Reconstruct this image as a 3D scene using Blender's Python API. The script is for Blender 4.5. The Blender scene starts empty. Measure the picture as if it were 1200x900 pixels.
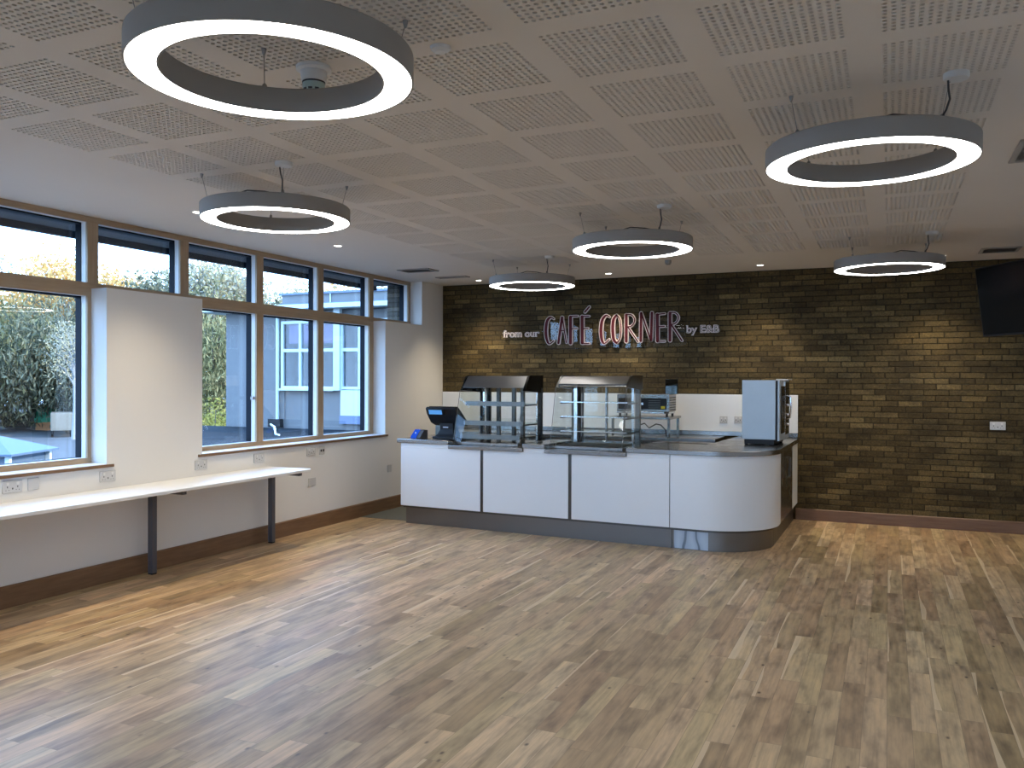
import bpy, bmesh, math, random
import numpy as np
from mathutils import Vector, Matrix
random.seed(7); np.random.seed(7)
PI = math.pi
C = bpy.context.scene.collection
scene = bpy.context.scene

# ---------------------------------------------------------------- camera
F_PX, YAW, PITCH, ROLL, EYE = 989.45, 0.419716, -0.0053522, 0.0029815, 1.6
cam = bpy.data.cameras.new('camera'); co = bpy.data.objects.new('camera', cam); C.objects.link(co)
fw = Vector((-math.sin(YAW)*math.cos(PITCH), math.cos(YAW)*math.cos(PITCH), math.sin(PITCH)))
x0 = Vector((math.cos(YAW), math.sin(YAW), 0)); u0 = x0.cross(fw)
cx = x0*math.cos(ROLL) + u0*math.sin(ROLL); cu = cx.cross(fw)
M = Matrix((cx, cu, -fw)).transposed().to_4x4(); M.translation = (0, 0, EYE); co.matrix_world = M
cam.sensor_width = 36; cam.sensor_fit = 'HORIZONTAL'; cam.lens = 36*F_PX/1200; cam.clip_end = 400
scene.camera = co
scene.view_settings.view_transform = 'Standard'; scene.view_settings.look = 'None'
scene.view_settings.exposure = 0.0; scene.view_settings.gamma = 1; scene.view_settings.use_curve_mapping = False

# ---------------------------------------------------------------- light
SKY = 8.6; RING = 16; SPOT = 110; SUN = 7.0
w = bpy.data.worlds.new('sky'); scene.world = w; w.use_nodes = True
nt = w.node_tree; nt.nodes.clear()
wo = nt.nodes.new('ShaderNodeOutputWorld'); bg = nt.nodes.new('ShaderNodeBackground')
tc = nt.nodes.new('ShaderNodeTexCoord'); sp = nt.nodes.new('ShaderNodeSeparateXYZ'); rp = nt.nodes.new('ShaderNodeValToRGB')
nt.links.new(tc.outputs['Generated'], sp.inputs[0]); nt.links.new(sp.outputs['Z'], rp.inputs[0])
rp.color_ramp.elements[0].position = 0.0; rp.color_ramp.elements[0].color = (0.42, 0.66, 1.0, 1)
rp.color_ramp.elements[1].position = 0.55; rp.color_ramp.elements[1].color = (0.28, 0.54, 1.0, 1)
nt.links.new(rp.outputs[0], bg.inputs[0]); bg.inputs[1].default_value = SKY; nt.links.new(bg.outputs[0], wo.inputs[0])
sl = bpy.data.lights.new('sun', 'SUN'); sl.energy = SUN; sl.angle = 0.02; sl.color = (1, .86, .66)
so = bpy.data.objects.new('sun', sl); C.objects.link(so)
so.rotation_euler = Vector((0.9, 0.25, 0.50)).to_track_quat('Z', 'Y').to_euler()   # low sun behind the building

# ---------------------------------------------------------------- node helpers
class G:
    def __init__(s, name):
        s.m = bpy.data.materials.new(name); s.m.use_nodes = True; s.t = s.m.node_tree; s.t.nodes.clear()
        s.out = s.t.nodes.new('ShaderNodeOutputMaterial')
    def n(s, ty, **kw):
        nd = s.t.nodes.new(ty)
        for k, v in kw.items(): setattr(nd, k, v)
        return nd
    def l(s, a, b): s.t.links.new(a, b)
    def put(s, sock, v):
        if hasattr(v, 'is_linked') or isinstance(v, bpy.types.NodeSocket): s.l(v, sock)
        else: sock.default_value = v
    def math(s, op, a, b=0.0, c=None):
        nd = s.n('ShaderNodeMath', operation=op); s.put(nd.inputs[0], a); s.put(nd.inputs[1], b)
        if c is not None: s.put(nd.inputs[2], c)
        return nd.outputs[0]
    def xyz(s, which='Object'):
        t = s.n('ShaderNodeTexCoord'); p = s.n('ShaderNodeSeparateXYZ'); s.l(t.outputs[which], p.inputs[0]); return p.outputs, t.outputs[which]
    def comb(s, x, y, z=0.0):
        c = s.n('ShaderNodeCombineXYZ')
        for i, v in enumerate((x, y, z)): s.put(c.inputs[i], v)
        return c.outputs[0]
    def noise(s, vec, scale=5, detail=3, rough=.5):
        nd = s.n('ShaderNodeTexNoise'); s.l(vec, nd.inputs['Vector']); nd.inputs['Scale'].default_value = scale
        nd.inputs['Detail'].default_value = detail; nd.inputs['Roughness'].default_value = rough; return nd.outputs[0]
    def white(s, vec):
        nd = s.n('ShaderNodeTexWhiteNoise', noise_dimensions='3D'); s.l(vec, nd.inputs['Vector']); return nd.outputs[0]
    def ramp(s, fac, stops, interp='LINEAR'):
        r = s.n('ShaderNodeValToRGB'); s.put(r.inputs[0], fac); e = r.color_ramp.elements; r.color_ramp.interpolation = interp
        while len(e) < len(stops): e.new(0.5)
        for i, (p, c) in enumerate(stops): e[i].position = p; e[i].color = (*c, 1) if len(c) == 3 else c
        return r.outputs[0]
    def mix(s, f, a, b, mode='MIX'):
        nd = s.n('ShaderNodeMix', data_type='RGBA', blend_type=mode); s.put(nd.inputs[0], f)
        s.put(nd.inputs[6], (*a, 1) if isinstance(a, tuple) else a); s.put(nd.inputs[7], (*b, 1) if isinstance(b, tuple) else b); return nd.outputs[2]
    def bump(s, h, strength=.3, dist=.01):
        b = s.n('ShaderNodeBump'); s.l(h, b.inputs['Height']); b.inputs['Strength'].default_value = strength; b.inputs['Distance'].default_value = dist; return b.outputs[0]
    def bsdf(s, col, rough=.5, metal=0., normal=None, spec=.5, **kw):
        p = s.n('ShaderNodeBsdfPrincipled'); s.put(p.inputs['Base Color'], (*col, 1) if isinstance(col, tuple) else col)
        s.put(p.inputs['Roughness'], rough); p.inputs['Metallic'].default_value = metal; p.inputs['Specular IOR Level'].default_value = spec
        if normal is not None: s.l(normal, p.inputs['Normal'])
        for k, v in kw.items(): s.put(p.inputs[k], v)
        s.l(p.outputs[0], s.out.inputs[0]); return s.m
    def emit(s, col, st):
        e = s.n('ShaderNodeEmission'); e.inputs[0].default_value = (*col, 1); e.inputs[1].default_value = st; s.l(e.outputs[0], s.out.inputs[0]); return s.m

def plain(name, col, rough=.5, metal=0., var=.06, scale=6, spec=.5):
    g = G(name); _, v = g.xyz()
    n = g.noise(v, scale, 4)
    c = g.mix(n, tuple(max(0, k*(1-var)) for k in col), tuple(min(1, k*(1+var)) for k in col))
    return g.bsdf(c, rough, metal, spec=spec)

def wood(name, dark, light, axis=1, rough=.45):
    g = G(name); p, v = g.xyz()
    s = [14, 14, 14]; s[axis] = 1.2
    vec = g.comb(g.math('MULTIPLY', p[0], s[0]), g.math('MULTIPLY', p[1], s[1]), g.math('MULTIPLY', p[2], s[2]))
    n = g.noise(vec, 3.0, 6, .6)
    return g.bsdf(g.ramp(n, [(.3, dark), (.7, light)]), rough)

def steel(name, col=(.34, .33, .315), rough=.26, axis=0):
    g = G(name); p, v = g.xyz()
    s = [90, 90, 90]; s[axis] = 2
    vec = g.comb(g.math('MULTIPLY', p[0], s[0]), g.math('MULTIPLY', p[1], s[1]), g.math('MULTIPLY', p[2], s[2]))
    n = g.noise(vec, 1.5, 3, .6); big = g.noise(v, 2.5, 2)
    r = g.math('ADD', g.math('MULTIPLY', n, .04), g.math('MULTIPLY_ADD', big, .10, rough-.07))
    return g.bsdf(g.mix(n, tuple(k*.94 for k in col), col), r, 1.0)

def glass(name, tint=(1, 1, 1), f0=.06, grazing=.7):
    g = G(name)
    t = g.n('ShaderNodeBsdfTransparent'); t.inputs[0].default_value = (*tint, 1)
    gl = g.n('ShaderNodeBsdfGlossy'); gl.inputs['Roughness'].default_value = .01
    lw = g.n('ShaderNodeLayerWeight'); lw.inputs[0].default_value = .5
    f = g.math('MULTIPLY', g.math('MULTIPLY_ADD', g.math('POWER', lw.outputs['Facing'], 5.0), .90, .04), grazing)
    mx = g.n('ShaderNodeMixShader'); g.l(f, mx.inputs[0]); g.l(t.outputs[0], mx.inputs[1]); g.l(gl.outputs[0], mx.inputs[2])
    g.l(mx.outputs[0], g.out.inputs[0]); return g.m

def floor_mat():
    g = G('vinyl_plank'); p, v = g.xyz()
    W, L = .105, .85
    col = g.math('FLOOR', g.math('DIVIDE', p[0], W))
    off = g.white(g.comb(col, 3.7, 1.1))
    yy = g.math('ADD', g.math('DIVIDE', p[1], L), g.math('MULTIPLY', off, 7.0))
    row = g.math('FLOOR', yy)
    fx = g.math('FRACT', g.math('DIVIDE', p[0], W)); fy = g.math('FRACT', yy)
    r1 = g.white(g.comb(col, row, .5)); r2 = g.white(g.comb(col, row, 9.5)); r3 = g.white(g.comb(col, row, 4.2))
    base = g.ramp(r1, [(0, (.36, .248, .140)), (.3, (.435, .308, .178)), (.65, (.50, .362, .214)), (1, (.61, .452, .278))])
    base = g.mix(1.0, base, g.ramp(r2, [(0, (1.03, .97, .98)), (.5, (1, 1, 1)), (1, (.97, 1.0, .92))]), 'MULTIPLY')
    gv = g.comb(g.math('MULTIPLY', p[0], 28), g.math('MULTIPLY', p[1], 1.6), g.math('MULTIPLY', r2, 40))
    grain = g.noise(gv, 1.6, 6, .62)
    base = g.mix(1.0, base, g.ramp(grain, [(.25, (.62, .6, .58)), (.55, (1, 1, 1)), (.8, (1.16, 1.14, 1.1))]), 'MULTIPLY')
    # figure: broad darker swirls inside a plank
    fv = g.comb(g.math('MULTIPLY', p[0], 9), g.math('MULTIPLY', p[1], 2.2), g.math('MULTIPLY', r1, 60))
    fig = g.noise(fv, 1.3, 3, .6)
    base = g.mix(1.0, base, g.ramp(fig, [(.30, (.58, .56, .56)), (.5, (.98, .97, .95)), (.7, (1.18, 1.16, 1.1))]), 'MULTIPLY')
    # pale sapwood along one edge of some planks
    wob = g.noise(g.comb(g.math('MULTIPLY', p[1], 1.1), g.math('MULTIPLY', r2, 30), 0.), 1.0, 1)
    edge = g.math('LESS_THAN', fx, g.math('MULTIPLY', g.math('SUBTRACT', wob, .33), 1.0))
    sap = g.math('MULTIPLY', edge, g.math('GREATER_THAN', r3, .80))
    base = g.mix(g.math('MULTIPLY', sap, .7), base, (.72, .56, .36))
    # knots
    vo = g.n('ShaderNodeTexVoronoi'); vo.inputs['Scale'].default_value = 1.0
    g.l(g.comb(g.math('MULTIPLY', p[0], 8.5), g.math('MULTIPLY', p[1], 4.6)), vo.inputs['Vector'])
    kn = g.ramp(vo.outputs['Distance'], [(.03, (1, 1, 1)), (.10, (0, 0, 0))])
    base = g.mix(g.math('MULTIPLY', kn, .88), base, (.075, .045, .028))
    ex = g.math('MINIMUM', fx, g.math('SUBTRACT', 1.0, fx)); ey = g.math('MULTIPLY', g.math('MINIMUM', fy, g.math('SUBTRACT', 1.0, fy)), L/W)
    gap = g.math('LESS_THAN', g.math('MINIMUM', ex, ey), .012)
    base = g.mix(g.math('MULTIPLY', gap, .45), base, (.1, .07, .05))
    rough = g.math('MULTIPLY_ADD', grain, .16, .34)
    return g.bsdf(base, rough, 0, g.bump(grain, .06, .003), spec=.45)

def brick_mat(name='brown_brick', ax=0, tones=None):
    g = G(name); p, v = g.xyz()
    H, W = .0625, .245
    n1 = g.noise(v, 14, 2)
    z = g.math('ADD', p[2], g.math('MULTIPLY', g.math('SUBTRACT', n1, .5), .006)); x = p[ax]
    row = g.math('FLOOR', g.math('DIVIDE', z, H))
    off = g.math('ADD', g.math('MULTIPLY', row, .5), g.math('MULTIPLY', g.white(g.comb(row, 2.2, .3)), .3))
    xx = g.math('ADD', g.math('DIVIDE', x, W), off); cl = g.math('FLOOR', xx)
    fx = g.math('FRACT', xx); fz = g.math('FRACT', g.math('DIVIDE', z, H))
    r = g.white(g.comb(cl, row, 5.5))
    tones = tones or [(0, (.066, .046, .017)), (.5, (.088, .062, .023)), (.8, (.118, .085, .034)), (1, (.165, .122, .053))]
    c = g.ramp(r, tones)
    sp = g.noise(v, 42, 5, .72); fine = g.noise(v, 120, 3, .7)
    c = g.mix(1.0, c, g.ramp(sp, [(.32, (.62, .60, .56)), (.5, (.98, .98, .98)), (.62, (1.15, 1.13, 1.08)), (.72, (2.3, 2.2, 2.0))]), 'MULTIPLY')
    c = g.mix(1.0, c, g.ramp(fine, [(.3, (.75, .75, .75)), (.6, (1.1, 1.1, 1.1)), (.75, (1.7, 1.65, 1.55))]), 'MULTIPLY')
    blo = g.noise(g.comb(g.math('MULTIPLY', x, 1.3), 0., g.math('MULTIPLY', p[2], 3.2)), 1.3, 4, .6)
    c = g.mix(1.0, c, g.ramp(blo, [(.36, (.50, .50, .50)), (.52, (.95, .95, .95)), (.66, (1.25, 1.22, 1.15))]), 'MULTIPLY')
    ex = g.math('MULTIPLY', g.math('MINIMUM', fx, g.math('SUBTRACT', 1.0, fx)), W); ez = g.math('MULTIPLY', g.math('MINIMUM', fz, g.math('SUBTRACT', 1.0, fz)), H)
    d = g.math('ADD', g.math('MINIMUM', ex, g.math('ADD', ez, .001)), g.math('MULTIPLY', g.math('SUBTRACT', sp, .5), .006))
    joint = g.ramp(g.math('MULTIPLY', d, 100), [(.20, (0, 0, 0)), (.75, (1, 1, 1))])
    c = g.mix(joint, (.026, .019, .009), c)
    h = g.math('ADD', joint, g.math('MULTIPLY', g.math('ADD', sp, g.math('MULTIPLY', r, .8)), .5))
    return g.bsdf(c, .75, 0, g.bump(h, .8, .012), spec=.3)

def leaf_mat(name, stops):
    g = G(name); ge = g.n('ShaderNodeNewGeometry')
    c = g.ramp(ge.outputs['Random Per Island'], stops)
    d = g.n('ShaderNodeBsdfDiffuse'); t = g.n('ShaderNodeBsdfTranslucent'); g.l(c, d.inputs[0]); g.l(c, t.inputs[0])
    mx = g.n('ShaderNodeMixShader'); mx.inputs[0].default_value = .4; g.l(d.outputs[0], mx.inputs[1]); g.l(t.outputs[0], mx.inputs[2]); g.l(mx.outputs[0], g.out.inputs[0]); return g.m

def panel_joint_mat(name, col, step):     # wall cladding with fine horizontal joints
    g = G(name); p, v = g.xyz()
    f = g.math('FRACT', g.math('DIVIDE', p[2], step)); n = g.noise(v, 3, 5, .65)
    j = g.math('LESS_THAN', f, .02/step*.35)
    c = g.mix(n, tuple(k*.86 for k in col), tuple(min(1, k*1.1) for k in col)); c = g.mix(g.math('MULTIPLY', j, .6), c, (.12, .12, .13))
    return g.bsdf(c, .7)

MAT = dict(
    plaster=plain('white_plaster', (.76, .75, .73), .85, var=.02, scale=2),
    ceiling=plain('ceiling_paint', (.70, .65, .585), .9, var=.02, scale=2),
    felt=plain('black_felt', (.02, .017, .014), .95),
    floor=floor_mat(), brick=brick_mat(), brick_ext=brick_mat('outer_brick', 1, [(0, (.045, .038, .028)), (.5, (.07, .06, .045)), (1, (.10, .085, .065))]),
    oak_y=wood('oak_along_y', (.35, .245, .15), (.45, .33, .21), 1), oak_z=wood('oak_upright', (.35, .245, .15), (.45, .33, .21), 2),
    skirt_y=wood('skirting_along_y', (.15, .08, .04), (.22, .125, .065), 1), skirt_x=wood('skirting_along_x', (.15, .08, .045), (.21, .12, .07), 0),
    servery=plain('grey_safety_vinyl', (.12, .13, .125), .6, scale=40, var=.2),
    white_paint=plain('white_gloss_paint', (.78, .80, .80), .4, var=.015),
    dark_frame=plain('dark_aluminium', (.008, .013, .022), .6, spec=.15),
    grey_soffit=plain('grey_soffit_board', (.075, .072, .07), .8),
    glass=glass('window_glass', (.97, .985, 1), .04, 1.2), case_glass=glass('clear_case_glass', (.95, .97, .965), .05, .6), shelf_glass=glass('green_edge_glass', (.80, .90, .87), .10, .8),
    laminate=plain('white_laminate', (.80, .82, .83), .32, var=.01),
    desk=plain('white_desk_laminate', (.82, .83, .84), .38, var=.01),
    steel=steel('brushed_steel'), steel_y=steel('brushed_steel_upright', axis=2), steel_rail=steel('grey_rail_steel', (.24, .235, .23), .38), steel_dark=steel('dark_steel', (.13, .13, .125), .32), chrome=steel('polished_chrome', (.8, .8, .8), .16),
    leg=plain('grey_powder_coat', (.085, .085, .10), .5),
    lamp_grey=plain('grey_lamp_housing', (.30, .28, .255), .5), wire=plain('steel_wire', (.30, .29, .27), .4, .6), cable=plain('dark_cable', (.045, .042, .04), .5),
    ring_on=G('lit_ring_diffuser').emit((1, .975, .94), RING), spot_on=G('lit_spot_lens').emit((1, .93, .82), 12),
    plastic_white=plain('white_plastic', (.70, .70, .68), .4, var=.02), plate=plain('white_socket_plate', (.56, .56, .56), .4, var=.02), hole=plain('dark_slot', (.02, .02, .022), .6),
    black=plain('black_plastic', (.010, .010, .012), .45, spec=.25), black_gloss=plain('black_gloss', (.005, .006, .007), .12, spec=.22),
    blue_lcd=G('lit_blue_display').emit((.10, .34, .80), 1.0), blue=plain('bright_blue_plastic', (.02, .10, .70), .35),
    blue_glow=G('lit_blue_keypad').emit((.02, .10, .75), .9), pale_mark=plain('pale_lettering', (.55, .58, .66), .5),
    red=plain('dark_red_acrylic', (.085, .006, .012), .5, spec=.25), rim=plain('pale_letter_rim', (.80, .72, .70), .5), acrylic=glass('clear_acrylic', (.97, .97, .97), .05, .9),
    yellow=plain('yellow_sticker', (.6, .5, .03), .5), green=plain('green_sheet', (.05, .30, .16), .7, var=.25), vent=plain('vent_paint', (.36, .34, .31), .7),
    oven_side=plain('grey_oven_panel', (.42, .47, .50), .35, .25),
    asphalt=plain('asphalt', (.10, .10, .10), .95, var=.25, scale=.6, spec=.05), felt_roof=plain('roofing_felt', (.022, .026, .03), .95, var=.5, scale=1.5, spec=.05),
    clad=panel_joint_mat('pale_grey_render_panels', (.155, .15, .145), .32), upvc=plain('white_window_frame', (.55, .62, .62), .4), upvc_panel=plain('white_infill_panel', (.55, .62, .62), .45),
    lead=plain('blue_grey_flashing', (.14, .17, .25), .6), pane_dark=glass('far_window_glass', (.8, .85, .9), .18, 1.3), blind=plain('mauve_blind', (.30, .18, .27), .7), room_dark=plain('dark_room', (.05, .05, .045), .9),
    slate_blue=plain('blue_grey_roof_sheet', (.07, .11, .16), .6), red_paint=plain('red_car_paint', (.45, .05, .04), .3), cream=plain('cream_paint', (.17, .155, .12), .8), orange=plain('terracotta', (.55, .24, .10), .8),
    bark=plain('bark', (.10, .085, .07), .9, var=.3), birch=plain('birch_bark', (.25, .25, .24), .8, var=.3, scale=12), grass=plain('grass', (.13, .17, .06), .95, var=.4, scale=.8),
    leaf_green=leaf_mat('willow_leaves', [(0, (.055, .062, .028)), (.4, (.15, .14, .065)), (.75, (.28, .25, .115)), (1, (.42, .35, .17))]),
    leaf_grey=leaf_mat('grey_green_leaves', [(0, (.05, .06, .042)), (.5, (.14, .145, .095)), (1, (.34, .31, .19))]),
    leaf_orange=leaf_mat('orange_leaves', [(0, (.45, .24, .07)), (.5, (.62, .38, .13)), (1, (.60, .47, .22))]),
    leaf_pale=leaf_mat('pale_autumn_leaves', [(0, (.26, .26, .22)), (.6, (.42, .38, .26)), (1, (.60, .46, .22))]),
    leaf_yellow=leaf_mat('yellow_leaves', [(0, (.13, .125, .03)), (.5, (.27, .24, .06)), (1, (.40, .35, .10))]),
)

# ---------------------------------------------------------------- mesh helpers
class MB:
    def __init__(s): s.v = []; s.f = []; s.mi = []; s.cur = 0; s.T = None
    def add(s, vs, fs):
        o = len(s.v)
        s.v += [tuple(s.T @ Vector(p)) if s.T is not None else tuple(p) for p in vs]
        s.f += [tuple(i+o for i in f) for f in fs]; s.mi += [s.cur]*len(fs); return s
    def box(s, x0, y0, z0, x1, y1, z1):
        if x0 > x1: x0, x1 = x1, x0
        if y0 > y1: y0, y1 = y1, y0
        if z0 > z1: z0, z1 = z1, z0
        return s.add([(x0,y0,z0),(x1,y0,z0),(x1,y1,z0),(x0,y1,z0),(x0,y0,z1),(x1,y0,z1),(x1,y1,z1),(x0,y1,z1)],
                     [(0,3,2,1),(4,5,6,7),(0,1,5,4),(1,2,6,5),(2,3,7,6),(3,0,4,7)])
    def prism(s, poly, a, b, axis='z'):            # polygon (counter-clockwise) extruded from a to b
        mp = {'z': lambda p, t: (p[0], p[1], t), 'x': lambda p, t: (t, p[0], p[1]), 'y': lambda p, t: (p[0], t, p[1])}[axis]
        n = len(poly); vs = [mp(p, a) for p in poly] + [mp(p, b) for p in poly]
        fs = [tuple(range(n-1, -1, -1)), tuple(range(n, 2*n))] + [(i, (i+1) % n, n+(i+1) % n, n+i) for i in range(n)]
        return s.add(vs, fs)
    def lathe(s, prof, c=(0, 0, 0), n=32, closed=False):
        vs = []; fs = []; m = len(prof)
        for i in range(n):
            a = 2*PI*i/n
            vs += [(c[0]+r*math.cos(a), c[1]+r*math.sin(a), c[2]+z) for r, z in prof]
        for i in range(n):
            j = (i+1) % n
            for k in range(m if closed else m-1):
                k2 = (k+1) % m; fs.append((i*m+k, j*m+k, j*m+k2, i*m+k2))
        if not closed:
            if prof[0][0] > 1e-6: fs.append(tuple(i*m for i in range(n-1, -1, -1)))
            if prof[-1][0] > 1e-6: fs.append(tuple(i*m+m-1 for i in range(n)))
        return s.add(vs, fs)
    def tube(s, pts, r, n=8, r2=None):
        pts = [Vector(p) for p in pts]; vs = []; fs = []; m = len(pts); up = None
        for i, p in enumerate(pts):
            d = (pts[min(i+1, m-1)]-pts[max(i-1, 0)]).normalized()
            if up is None: up = d.orthogonal().normalized()
            up = (up-d*up.dot(d)).normalized(); sd = d.cross(up)
            rr = r if r2 is None else r+(r2-r)*i/max(1, m-1)
            vs += [tuple(p+(up*math.cos(2*PI*k/n)+sd*math.sin(2*PI*k/n))*rr) for k in range(n)]
        for i in range(m-1):
            for k in range(n): fs.append((i*n+k, i*n+(k+1) % n, (i+1)*n+(k+1) % n, (i+1)*n+k))
        fs += [tuple(range(n-1, -1, -1)), tuple(range((m-1)*n, m*n))]
        return s.add(vs, fs)
    def build(s, name, mats, parent=None, bevel=0, smooth=True, loc=None):
        me = bpy.data.meshes.new(name); me.from_pydata(s.v, [], s.f)
        for m in (mats if isinstance(mats, (list, tuple)) else [mats]): me.materials.append(MAT[m] if isinstance(m, str) else m)
        if any(s.mi): me.polygons.foreach_set('material_index', s.mi)
        me.validate(); me.update()
        bm = bmesh.new(); bm.from_mesh(me); bmesh.ops.recalc_face_normals(bm, faces=bm.faces); bm.to_mesh(me); bm.free()
        if smooth:
            me.polygons.foreach_set('use_smooth', [True]*len(me.polygons)); me.set_sharp_from_angle(angle=math.radians(35))
        o = bpy.data.objects.new(name, me); C.objects.link(o)
        if parent is not None: o.parent = parent
        if loc: o.location = loc
        if bevel:
            b = o.modifiers.new('bevel', 'BEVEL'); b.width = bevel; b.segments = 2; b.limit_method = 'ANGLE'; b.angle_limit = math.radians(40)
        return o

def empty(name, loc=(0, 0, 0), rz=0):
    o = bpy.data.objects.new(name, None); C.objects.link(o); o.location = loc; o.rotation_euler = (0, 0, rz); o.empty_display_size = .1; return o
def tag(o, label, cat, group=None, kind=None):
    o['label'] = label; o['category'] = cat
    if group: o['group'] = group
    if kind: o['kind'] = kind
    return o
def struct(o): o['kind'] = 'structure'; return o
def copy_tree(o, parent=None):
    c = o.copy(); C.objects.link(c)
    if parent is not None: c.parent = parent
    for ch in list(o.children): copy_tree(ch, c)
    return c

# ================================================================ SETTING
XL, YB, XR, YF, ZC = -5.6, 10.21, 2.1, -4.0, 2.88
XW, XG, XO = -5.77, -5.89, -6.13           # wood face, glass, outer wall face
SILL, TR0, TR1 = .93, 2.25, 2.355
m = MB().box(XL-.2, YF, -.15, XR+.1, YB+.1, 0); struct(m.build('floor', 'floor'))
m = MB().prism([(XL, 8.22), (-4.96, 8.22), (-4.92, 10.17), (XL, 10.17)], .0005, .003); struct(m.build('floor', 'servery'))
# ceiling: solid margins and bands, eight columns of perforated squares with real holes
PX0, PPX, PWX, NXP = -4.14, .5865, .470, 8
PY0, PPY, PWY, NYP = 2.915-.5925*6, .5925, .480, 16
mc = MB()
def flat(x0, y0, x1, y1): mc.add([(x0, y0, ZC), (x0, y1, ZC), (x1, y1, ZC), (x1, y0, ZC)], [(0, 1, 2, 3)])
gx0, gx1 = PX0, PX0+PPX*(NXP-1)+PWX; gy0, gy1 = PY0, PY0+PPY*(NYP-1)+PWY
flat(-5.92, YF, gx0, YB); flat(gx1, YF, XR, YB); flat(gx0, YF, gx1, gy0); flat(gx0, gy1, gx1, YB)
for j in range(NYP-1): flat(gx0, PY0+PPY*j+PWY, gx1, PY0+PPY*(j+1))
for j in range(NYP):
    for i in range(NXP-1): flat(PX0+PPX*i+PWX, PY0+PPY*j, PX0+PPX*(i+1), PY0+PPY*j+PWY)
NH = 16; hr = .0092; dp = .016
octs = [(hr*math.cos(PI/8+k*PI/4), hr*math.sin(PI/8+k*PI/4)) for k in range(8)]
for j in range(NYP):
    for i in range(NXP):
        ox, oy = PX0+PPX*i, PY0+PPY*j; sx, sy = PWX/NH, PWY/NH
        for a in range(NH):
            for b in range(NH):
                x, y = ox+sx*(a+.5), oy+sy*(b+.5)
                vs = [(x+px, y+py, ZC) for px, py in octs] + [(x+px, y+py, ZC+dp) for px, py in octs]
                vs += [(x+sx/2, y+sy/2, ZC), (x-sx/2, y+sy/2, ZC), (x-sx/2, y-sy/2, ZC), (x+sx/2, y-sy/2, ZC)]
                o = len(mc.v); mc.v += vs
                fs = [(k, 8+k, 8+(k+1) % 8, (k+1) % 8) for k in range(8)]
                fs += [(16, 1, 0, 7), (16, 17, 2, 1), (17, 3, 2), (17, 18, 5, 4, 3), (18, 6, 5), (18, 19, 7, 6), (19, 16, 7)] if False else \
                      [(16, 17, 2, 1), (17, 18, 4, 3), (18, 19, 6, 5), (19, 16, 0, 7), (16, 1, 0), (17, 3, 2), (18, 5, 4), (19, 7, 6)]
                mc.f += [tuple(q+o for q in f) for f in fs]; mc.mi += [0]*16
me = bpy.data.meshes.new('ceiling'); me.from_pydata(mc.v, [], mc.f); me.materials.append(MAT['ceiling']); me.update()
ceil = bpy.data.objects.new('ceiling', me); C.objects.link(ceil); struct(ceil)
MB().box(-5.92, YF, ZC+.03, XR, YB, ZC+.06).build('acoustic_backing', 'felt', ceil)
struct(MB().box(-5.92, YF-.3, ZC+.08, XR+.3, YB+.3, ZC+.35).build('trim_roof_slab', 'grey_soffit'))
# back wall, right wall, wall behind the camera
struct(MB().box(-6.13, YB, 0, XR+.2, YB+.3, ZC+.1).build('wall_back', 'brick'))
struct(MB().box(XR, YF, 0, XR+.2, YB, ZC+.1).build('wall_right', 'plaster'))
q = MB(); q.box(-6.13, YF-.2, 0, XR+.2, YF, .9); q.box(-6.13, YF-.2, 2.45, XR+.2, YF, ZC+.1); q.box(-6.13, YF-.2, .9, -5.4, YF, 2.45); q.box(1.3, YF-.2, .9, XR+.2, YF, 2.45); q.box(-1.9, YF-.2, .9, -1.6, YF, 2.45)
struct(q.build('wall_front', 'plaster'))
# left wall: below the sills, piers, and the far end
UP = [9.575-.0]; 
MUL = [8.67, 7.66, 6.665, 5.67, 4.715, 3.725, 2.735, 1.745, .755, -.235, -1.225, -2.215]      # near edges, each .1 wide
W_END = 9.575
piers = [(4.75, 5.76), (.79, 1.80)]
bays_low = [(5.77, 6.665), (6.765, 7.66), (7.76, 8.67), (3.825, 4.715), (2.835, 3.725), (1.845, 2.735), (-.135, .755), (-1.125, -.235), (-2.115, -1.225)]
mw = MB(); mw.box(XO, YF, -.1, XL, YB, SILL-.03)
for a, b in piers: mw.box(-5.903, a, SILL-.03, XL, b, TR0+.06)
mw.box(-5.903, 8.76, SILL-.03, XL, YB, TR0+.06)
mw.box(-5.94, W_END+.065, TR0+.06, XL, YB, ZC+.05); mw.box(XO, YF, SILL-.03, XL, -2.2, ZC+.05)
struct(mw.build('wall_left', 'plaster'))
struct(MB().box(XO-.005, W_END+.07, 0, XO+.18, YB+.3, ZC+.1).build('trim_outer_brick', 'brick_ext'))
# oak window framing
tn = [0]
def trim(mb, mat, **k):
    tn[0] += 1; return struct(mb.build('trim_%d' % tn[0], mat, **k))
y_lo = -2.2
trim(MB().box(XW-.02, y_lo, 2.832, XW, W_END+.065, ZC-.001), 'oak_y')
trim(MB().box(XW-.02, y_lo, TR0, XW, W_END+.065, TR1), 'oak_y')
for a, b in ((1.80, 4.75), (5.76, 8.76), (-2.2, .79)): trim(MB().box(XW-.02, a, SILL, XW+.004, b, SILL+.042), 'oak_y')
for y in MUL + [W_END]:
    wd = .1 if y < 8.6 else (.09 if y < 9 else .055)
    trim(MB().box(XW-.02, y, TR1, XW, y+wd, 2.832), 'oak_z')
    if y not in (4.715, 5.67, .755, 1.745) and y < 9: trim(MB().box(XW-.02, y, SILL+.042, XW, y+wd, TR0), 'oak_z')
for y, wd in ((4.715, .034), (1.80, .04), (.755, .034)): trim(MB().box(XW-.02, y, SILL+.042, XW, y+wd, TR0), 'oak_z')
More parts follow.
